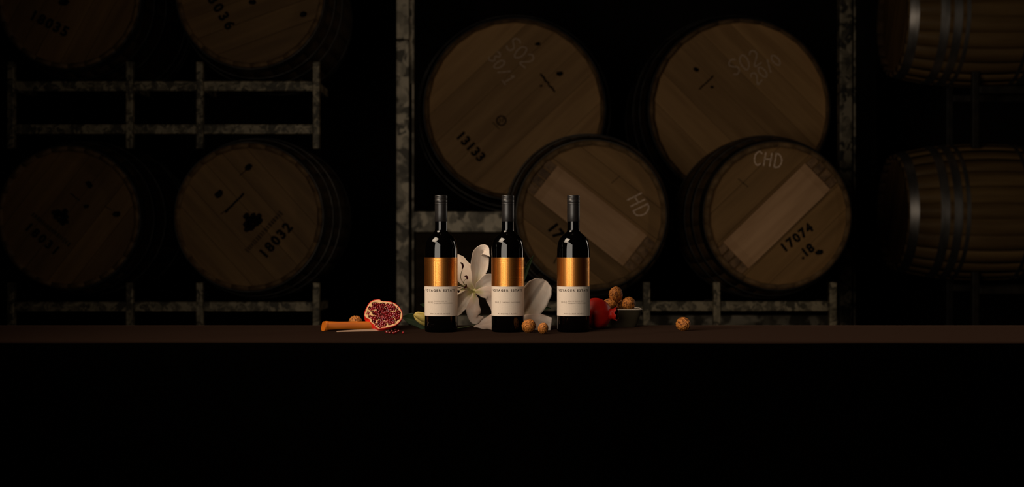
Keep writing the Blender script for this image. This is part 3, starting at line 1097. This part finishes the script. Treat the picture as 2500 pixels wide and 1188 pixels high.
def walnut_mesh(seed):
    v, f = [], []
    nu, nv = 110, 64
    for j in range(nv + 1):
        th = math.pi * j / nv
        for i in range(nu):
            ph = 2 * math.pi * i / nu
            x, y, z = math.sin(th) * math.cos(ph), math.sin(th) * math.sin(ph), math.cos(th)
            p = Vector((x, y, z))
            wv = noise.noise(Vector((x * 2.2, y * 2.2, z * 1.2)) * 2.0 + Vector((seed, 0, 0)))
            wv2 = noise.noise(Vector((x * 6, y * 6, z * 2.5)) * 1.6 + Vector((seed * 2, 3, 0)))
            rdg = 1 - abs(wv2) * 2.2
            wv3 = 1 - 2 * abs(noise.noise(Vector((x * 11, y * 11, z * 5)) * 1.5 + Vector((seed * 3, 1, 7))))
            seam = math.exp(-(y / 0.065) ** 2)
            groove = math.exp(-((abs(y) - 0.20) / 0.07) ** 2)
            r = 1 + 0.045 * wv + (0.050 * rdg + 0.022 * wv3) * (1 - seam) + 0.085 * seam - 0.055 * groove
            tip = 1 + 0.10 * max(0, abs(z) - 0.82) / 0.18
            v.append((x * r, y * r * 0.96, z * r * 1.16 * tip))
    for j in range(nv):
        for i in range(nu):
            i2 = (i + 1) % nu
            f.append((j * nu + i, j * nu + i2, (j + 1) * nu + i2, (j + 1) * nu + i))
    return mesh('walnut', v, f, M['walnut'])


WN = [walnut_mesh(1.3), walnut_mesh(5.7), walnut_mesh(9.1)]


def walnut(k, px, py, y, rpx, rot, label, ground=True):
    c = P(px, py, y)
    r = rpx * (3 + y) / F
    o = link('walnut', WN[k % 3], None, c, [math.radians(a) for a in rot], (r, r, r))
    if ground:
        Rm = o.rotation_euler.to_matrix()
        o.location.z = -min((Rm @ (q.co * r)).z for q in WN[k % 3].vertices) + 0.0002
    tag(o, label, 'walnut', 'walnuts')
    return o


walnut(0, 1291, 796, -0.045, 16.0, (62, 20, 15), 'walnut touching the foot of the middle bottle')
walnut(1, 1326, 807, -0.085, 12.2, (20, 38, -30), 'smallest walnut, in front of the lily petal between two bottles')
walnut(2, 1668, 795, 0.02, 16.4, (70, 72, 12), 'lone walnut on the black cloth, far right of the group')
walnut(1, 868, 790, 0.065, 16.5, (80, 80, 10), 'walnut half hidden behind the orange wooden knife handle')
walnut(2, 1503, 719, 0.168, 16.4, (28, -8, 20), 'walnut topmost in the square dish', False)
walnut(0, 1487, 744, 0.163, 15.2, (75, 50, 40), 'walnut in the dish just behind the red pomegranate', False)
walnut(1, 1535, 741, 0.155, 16.0, (60, 66, -15), 'walnut at the right side of the square dish', False)
walnut(0, 1510, 748, 0.198, 15.0, (15, 50, 70), 'walnut at the back of the dish under the topmost one', False)

# ------------------------------------------------------------------ dish
M['rim'] = plain('pale_glazed_rim', (0.62, 0.52, 0.42), 0.3)  # lit tone of the pale dish, kept for its rim
M['dish'] = noisy('taupe_ceramic', (0.050, 0.038, 0.022), (0.060, 0.047, 0.028), (30, 30, 30), 3, 0.3, spec=0.5)  # body of the pale dish, with its shade put into the colour


def dish():
    cx, cy, n = P(1517, 800, 0.165).x, 0.180, 64

    def loop(a, z):
        pts = []
        for k in range(n):
            q = 2 * math.pi * k / n
            c_, s_ = math.cos(q), math.sin(q)
            e = 2 / 6.0
            pts.append((cx + a * math.copysign(abs(c_) ** e, c_), cy + a * math.copysign(abs(s_) ** e, s_), z))
        return pts
    loops = [(0.030, 0.0006), (0.0335, 0.0), (0.0345, 0.003), (0.0375, 0.010), (0.0432, 0.028), (0.0478, 0.0415), (0.0482, 0.0428), (0.0470, 0.0432), (0.0455, 0.0420),
             (0.0405, 0.028), (0.0350, 0.012), (0.030, 0.0065), (0.0, 0.006)]
    v, f, fm = [], [], []
    for a, z in loops:
        v += loop(a, z)
    for i in range(len(loops) - 1):
        for k in range(n):
            k2 = (k + 1) % n
            f.append((i * n + k, i * n + k2, (i + 1) * n + k2, (i + 1) * n + k))
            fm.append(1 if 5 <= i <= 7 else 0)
    f.append(tuple(range(n))[::-1])
    fm.append(0)
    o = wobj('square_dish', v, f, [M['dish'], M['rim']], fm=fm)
    return tag(o, 'small square taupe ceramic dish with pale rim, holding walnuts', 'dish')


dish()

# ------------------------------------------------------------------ whole pomegranate
M['skin'] = noisy('pomegranate_skin', (0.52, 0.009, 0.004), (0.70, 0.020, 0.008), (45, 45, 45), 5, 0.46, spec=0.4, bump=0.08, bdist=0.001)
M['inner'] = plain('calyx_inside', (0.10, 0.01, 0.006), 0.7)


def whole_pom():
    c = P(1456, 765, 0.090)
    r = 0.0355
    c.z = r * 0.985
    pr = root('pomegranate', (c.x, c.y, 0), 'whole red pomegranate with crown, right of the North Block bottle', 'pomegranate')
    ax = Vector((0.95, -0.30, 0.0)).normalized()
    rot = Vector((0, 0, 1)).rotation_difference(ax).to_matrix()
    v, f = [], []
    nu, nv = 64, 40
    for j in range(nv + 1):
        th = math.pi * j / nv
        for i in range(nu):
            ph = 2 * math.pi * i / nu
            k = 1 + 0.028 * math.cos(6 * ph) * math.sin(th) ** 2 + 0.02 * noise.noise(Vector((math.cos(ph), math.sin(ph), th)) * 1.3)
            if th < 0.5:
                k *= 1 - 0.04 * (1 - th / 0.5)
            v.append(c + rot @ Vector((math.sin(th) * math.cos(ph), math.sin(th) * math.sin(ph), math.cos(th) * 0.97)) * r * k)
    for j in range(nv):
        for i in range(nu):
            i2 = (i + 1) % nu
            f.append((j * nu + i, j * nu + i2, (j + 1) * nu + i2, (j + 1) * nu + i))
    zmin = min(q.z for q in v)
    v = [q - Vector((0, 0, zmin)) for q in v]
    wobj('skin', v, f, M['skin'], pr)
    # crown: fused tube that opens into six sepals
    v, f, fm = [], [], []
    n, rows = 60, 12
    for side in (0, 1):
        for j in range(rows + 1):
            tt = j / rows
            for i in range(n):
                ph = 2 * math.pi * i / n
                saw = abs(((i / n * 6) % 1) - 0.5) * 2          # 0 mid sepal, 1 notch
                ln = 0.0185 - 0.0042 * saw ** 1.8
                rr = 0.0138 - 0.0022 * math.sin(math.pi * min(tt * 1.3, 1)) + 0.0026 * tt ** 2 - (0.0016 if side else 0) - 0.002 * saw * tt
                v.append(c + rot @ Vector((rr * math.cos(ph), rr * math.sin(ph), r * 0.86 + ln * tt)) - Vector((0, 0, zmin)))
    st = (rows + 1) * n
    for side in (0, 1):
        for j in range(rows):
            for i in range(n):
                i2 = (i + 1) % n
                a = side * st + j * n
                f.append((a + i, a + i2, a + n + i2, a + n + i))
                fm.append(side)
    for i in range(n):
        i2 = (i + 1) % n
        a = rows * n
        f.append((a + i, a + i2, st + a + i2, st + a + i))
        fm.append(0)
    wobj('crown', v, f, [M['skin'], M['inner']], pr, fm=fm)
    # stamens inside the crown
    for k in range(7):
        q = 2 * math.pi * k / 7
        p0 = c + rot @ Vector((0.005 * math.cos(q), 0.005 * math.sin(q), r * 0.9)) - Vector((0, 0, zmin))
        p1 = c + rot @ Vector((0.006 * math.cos(q + .4), 0.006 * math.sin(q + .4), r * 0.9 + 0.010)) - Vector((0, 0, zmin))
        wobj('stamen', *tube([p0, (p0 + p1) / 2, p1], [0.0007, 0.0006, 0.0004], 6), M['inner'], pr)


whole_pom()

# ------------------------------------------------------------------ halved pomegranate
M['pith'] = noisy('pomegranate_pith', (0.62, 0.33, 0.12), (0.74, 0.48, 0.24), (120, 120, 120), 4, 0.6, bump=0.3, bdist=0.0008)
M['chamber'] = plain('aril_chamber', (0.06, 0.003, 0.003), 0.8, spec=0.1)
M['aril'] = noisy('aril', (0.10, 0.0015, 0.003), (0.30, 0.006, 0.008), (30, 30, 30), 2, 0.10, spec=0.6, rand=0.45)
ab = M['aril'].node_tree.nodes['Principled BSDF']
ab.inputs['Coat Weight'].default_value = 0.4
ab.inputs['Coat Roughness'].default_value = 0.05


def aril_mesh():
    bm = bmesh.new()
    bmesh.ops.create_icosphere(bm, subdivisions=2, radius=1.0)
    for q in bm.verts:
        n_ = noise.noise(q.co * 1.7 + Vector((4, 1, 2)))
        k = 1 + 0.14 * n_
        tap = 1 - 0.28 * max(0, q.co.x)
        q.co = Vector((q.co.x * 1.18 * k, q.co.y * 0.86 * tap * k, q.co.z * 0.86 * tap * k))
    me = bpy.data.meshes.new('aril')
    bm.to_mesh(me)
    bm.free()
    me.materials.append(M['aril'])
    me.polygons.foreach_set('use_smooth', [True] * len(me.polygons))
    return me


ARIL = aril_mesh()


def half_pom():
    outline = [(888.8, 769), (891.4, 759), (896.7, 747.4), (903.1, 737.6), (912.4, 732.3), (920, 730.8), (926.5, 730.3), (930.5, 734.2), (936, 735), (945, 735.5), (958.7, 738.1),
               (968.9, 743.7), (977.2, 753), (982, 764), (982, 774.3), (977.2, 783.5), (968, 791.9), (955.9, 796.8), (944.8, 799), (932, 801), (925, 803), (916.5, 797.5), (910.5, 790.5),
               (904, 786), (902, 779), (893, 775)]
    cx, cy = 936.0, 767.0
    yc = 0.012
    skin = [(888.2, 770), (890.8, 758.5), (896.2, 746.8), (902.6, 737), (912, 731.6), (920, 730.4), (926.5, 729.8), (930.8, 733.8), (936, 734.6), (945, 735), (959, 737.4), (969.6, 743), (978, 752.5), (983, 764), (983.2, 775),
            (979, 785), (970, 794.5), (957, 801), (944, 805), (934, 807.5), (924, 808.8), (913, 806.7), (905, 802), (897.6, 793.7), (891.5, 783)]
    polar = sorted(((math.atan2(cy - b_, a - cx)), math.hypot(a - cx, cy - b_)) for a, b_ in outline)

    sil = sorted(((math.atan2(cy - b_, a - cx)), math.hypot(a - cx, cy - b_)) for a, b_ in skin)

    def R(ang, polar=polar):
        ang = (ang + math.pi) % (2 * math.pi) - math.pi
        for i in range(len(polar)):
            a0, r0 = polar[i - 1] if i else (polar[-1][0] - 2 * math.pi, polar[-1][1])
            a1, r1 = polar[i]
            if a0 <= ang <= a1:
                t_ = (ang - a0) / (a1 - a0)
                return r0 * (1 - t_) + r1 * t_
        a0, r0 = polar[-1]
        a1, r1 = polar[0][0] + 2 * math.pi, polar[0][1]
        t_ = (ang - a0) / (a1 - a0)
        return r0 * (1 - t_) + r1 * t_

    def fp(px, py, dy=0.0):                                  # cut face leans back a little
        y = yc + (803 - py) * 0.00030 - (px - cx) * 0.00018 + dy
        return P(px, py, y)
    membranes = [(158, .040), (187, .075), (232, .070), (284, .055), (24, .045), (80, .026), (336, .024)]

    def is_pith(ang, fr):
        d_ = math.degrees(ang) % 360
        ringw = 0.885 + 0.025 * math.sin(3 * ang + 1) + 0.02 * math.sin(17 * ang)
        if 70 < d_ < 150:
            ringw = 0.80 + 0.07 * math.sin(9 * ang)
        if 160 < d_ < 200:
            ringw = 0.86
        ringw += 0.05 * noise.noise(Vector((math.cos(ang) * 5, math.sin(ang) * 5, 2.0)))
        if fr > ringw:
            return True
        if fr < 0.42:
            return False
        for a, w_ in membranes:
            dd = abs((d_ - a - 9 * math.sin(fr * 9 + a) + 180) % 360 - 180)
            w_ *= 1 + 0.9 * noise.noise(Vector((fr * 7, a, 1.0)))
            if math.radians(dd) * fr < w_ * (0.45 + 0.75 * fr):
                return True
        return False
    hp = root('pomegranate_half', (P(cx, 800, yc).x, yc + 0.015, 0), 'cut pomegranate half showing dark red seeds, beside the wooden knife handle', 'pomegranate')
    na, nr = 180, 34
    v, f, fm = [], [], []
    for j in range(nr + 1):
        fr = j / nr
        for i in range(na):
            a = 2 * math.pi * i / na
            r = R(a) * fr
            dp = 0.0 if is_pith(a, fr) else 0.0042
            dp += 0.0006 * noise.noise(Vector((math.cos(a) * fr * 9, math.sin(a) * fr * 9, 0)))
            if fr > 0.97:
                dp = 0.0004
            v.append(fp(cx + r * math.cos(a), cy - r * math.sin(a), dp))
    for j in range(nr):
        for i in range(na):
            i2 = (i + 1) % na
            f.append((j * na + i, j * na + i2, (j + 1) * na + i2, (j + 1) * na + i))
            fm.append(2 if j >= nr - 1 else (0 if is_pith(2 * math.pi * (i + .5) / na, (j + .5) / nr) else 1))
    wobj('cut_face', v, f, [M['pith'], M['chamber'], M['skin']], hp, fm=fm)
    # rind: dome behind the face, swelling down and to the left
    v, f = [], []
    nd = 22
    for j in range(nd + 1):
        t_ = j / nd * math.pi / 2
        for i in range(na):
            a = 2 * math.pi * i / na
            u_ = j / nd
            q_ = min(u_ / 0.22, 1.0)
            q_ = math.sin(q_ * math.pi / 2)
            r = (R(a) + (max(R(a, sil), R(a) + 0.3) - R(a)) * q_) * math.sqrt(max(1 - max(0.0, (u_ - 0.22) / 0.78) ** 2.2, 0.0))
            sh = math.sin(t_)
            p = fp(cx + r * math.cos(a), cy - r * math.sin(a), 0.036 * sh)
            v.append(p)
    for j in range(nd):
        for i in range(na):
            i2 = (i + 1) % na
            f.append((j * na + i, j * na + i2, (j + 1) * na + i2, (j + 1) * na + i))
    for q in v:
        q.z = max(q.z, 0.0005)
    wobj('rind', v, f, M['skin'], hp)
    # seeds
    rr = random.Random(11)
    pts = []
    tries = 0
    while len(pts) < 190 and tries < 12000:
        tries += 1
        a = rr.uniform(0, 2 * math.pi)
        fr = math.sqrt(rr.uniform(0.0, 0.78))
        if is_pith(a, fr) or is_pith(a, fr + 0.05):
            continue
        x, y = cx + R(a) * fr * math.cos(a), cy - R(a) * fr * math.sin(a)
        if any((x - q[0]) ** 2 + (y - q[1]) ** 2 < 3.9 ** 2 for q in pts):
            continue
        pts.append((x, y, a, fr))
    off = ORG[hp.name]
    for x, y, a, fr in pts:
        s = rr.uniform(0.0021, 0.0036)
        p = fp(x, y, 0.0030 - rr.uniform(0.0, 0.0026) + (0.0060 * (1 - fr / .35) if fr < .35 else 0))
        link('seed', ARIL, hp, p - off, (rr.uniform(-.5, .5), -a + math.pi + rr.uniform(-.5, .5), rr.uniform(-.6, .6)), (s, s, s))
    return hp


half_pom()
rr = random.Random(5)
for (px, py), lab in zip(((944, 811), (951, 812), (961.5, 813), (967, 810), (973, 807), (966, 804.5), (984, 812), (957, 808)),
                         ('leftmost of the loose pomegranate seeds under the cut half', 'second loose pomegranate seed from the left, under the cut half',
                          'loose pomegranate seed nearest the camera, right of the cut half', 'loose pomegranate seed in the middle of the small heap',
                          'loose pomegranate seed at the right of the small heap', 'loose pomegranate seed on the far side of the small heap',
                          'pale loose pomegranate seed lying apart, farthest right', 'loose pomegranate seed at the heap side nearest the cut half')):
    s = rr.uniform(0.0027, 0.0033)
    d = CAMZ * F / (py + 2.6 - 594)
    y = d - 3.0
    o = link('pomegranate_seed', ARIL, None, (P(px, py, y).x, y, s * 0.82), (rr.uniform(-.4, .4), rr.uniform(-.3, .3), rr.uniform(0, 6)), (s, s, s))
    tag(o, lab, 'seed', 'loose pomegranate seeds on the cloth')

# ------------------------------------------------------------------ folding knife
M['handle'] = noisy('orange_beech', (0.44, 0.098, 0.005), (0.56, 0.145, 0.010), (6, 60, 60), 5, 0.42, spec=0.35, bump=0.08, bdist=0.0008)
M['blade'] = plain('steel_blade', (0.55, 0.36, 0.25), 0.35, metal=0.45)  # peach tint puts the handle's warm reflection into the steel colour


def knife():
    k = root('folding_knife', (P(860, 810, 0.02).x, 0.02, 0.0), 'folding knife with orange wooden handle, lying left of the cut pomegranate', 'knife')
    n = 20
    st = [(785, 797.0, 12.0, 9.5), (791, 796.6, 12.4, 9.8), (803, 796.0, 11.0, 9.2), (825, 795.4, 9.6, 8.8), (850, 795.0, 9.4, 9.0), (880, 795.0, 9.8, 9.4), (910, 795.2, 10.2, 9.6),
          (935, 795.6, 9.8, 9.4), (948, 796, 8.8, 8.6)]
    v, f = [], []
    for si, (px, py, hz, hy) in enumerate(st):
        y0 = 0.012 + (px - 785) * 0.00016
        for q in range(n):
            a = 2 * math.pi * q / n
            c_, s_ = math.cos(a), math.sin(a)
            e = 2 / 3.0
            uy, uz = math.copysign(abs(c_) ** e, c_), math.copysign(abs(s_) ** e, s_)
            dx = 0.0
            if si == 0:
                dx = -uy * 6.5 + uz * 2.0 + 5
            elif si == 1:
                dx = -uy * 5.5 + uz * 1.5 + 4.5
            p = P(px + dx, py - uz * hz, y0)
            p.y += uy * hy / 1110.0
            v.append(p)
    for i in range(len(st) - 1):
        for q in range(n):
            q2 = (q + 1) % n
            f.append((i * n + q, i * n + q2, (i + 1) * n + q2, (i + 1) * n + q))
    f.append(tuple(range(n))[::-1])
    f.append(tuple((len(st) - 1) * n + q for q in range(n)))
    zmin = min(q.z for q in v)
    v = [q + Vector((0, 0, 0.0006 - zmin)) for q in v]
    sharp(wobj('handle', v, f, M['handle'], k), 40)
    # collar at the pivot
    cv_, cf_ = [], []
    for px in (946, 956):
        for q in range(20):
            a = 2 * math.pi * q / 20
            p = P(px, 797, 0.036)
            cv_.append((p.x, p.y + 0.0088 * math.cos(a), 0.0094 + 0.0088 * math.sin(a)))
    for q in range(20):
        cf_.append((q, (q + 1) % 20, 20 + (q + 1) % 20, 20 + q))
    cf_ += [tuple(range(20))[::-1], tuple(range(20, 40))]
    sharp(wobj('locking_collar', cv_, cf_, M['blade'], k))
    # blade, folded nearly shut, lying on the cloth with its point to the left
    top, bot = [], []
    for i in range(15):
        t_ = i / 14
        px = 822 + (950 - 822) * t_
        yy = -0.012 + 0.040 * t_
        h = 0.0010 + 0.0036 * min(t_ * 1.3, 1) ** 0.8
        x = P(px, 800, yy).x
        top.append((x, yy + 0.004 * t_, 0.0012 + h))
        bot.append((x, yy - 0.003, 0.0004))
    v = []
    for a, b_ in zip(top, bot):
        v += [a, b_, (b_[0], b_[1] + 0.0005, b_[2]), (a[0], a[1] + 0.0022, a[2])]
    f = []
    for i in range(14):
        for q in range(4):
            f.append((i * 4 + q, i * 4 + (q + 1) % 4, (i + 1) * 4 + (q + 1) % 4, (i + 1) * 4 + q))
    f += [(0, 1, 2, 3), (59, 58, 57, 56)]
    sharp(wobj('blade', v, f, M['blade'], k), 30)


knife()
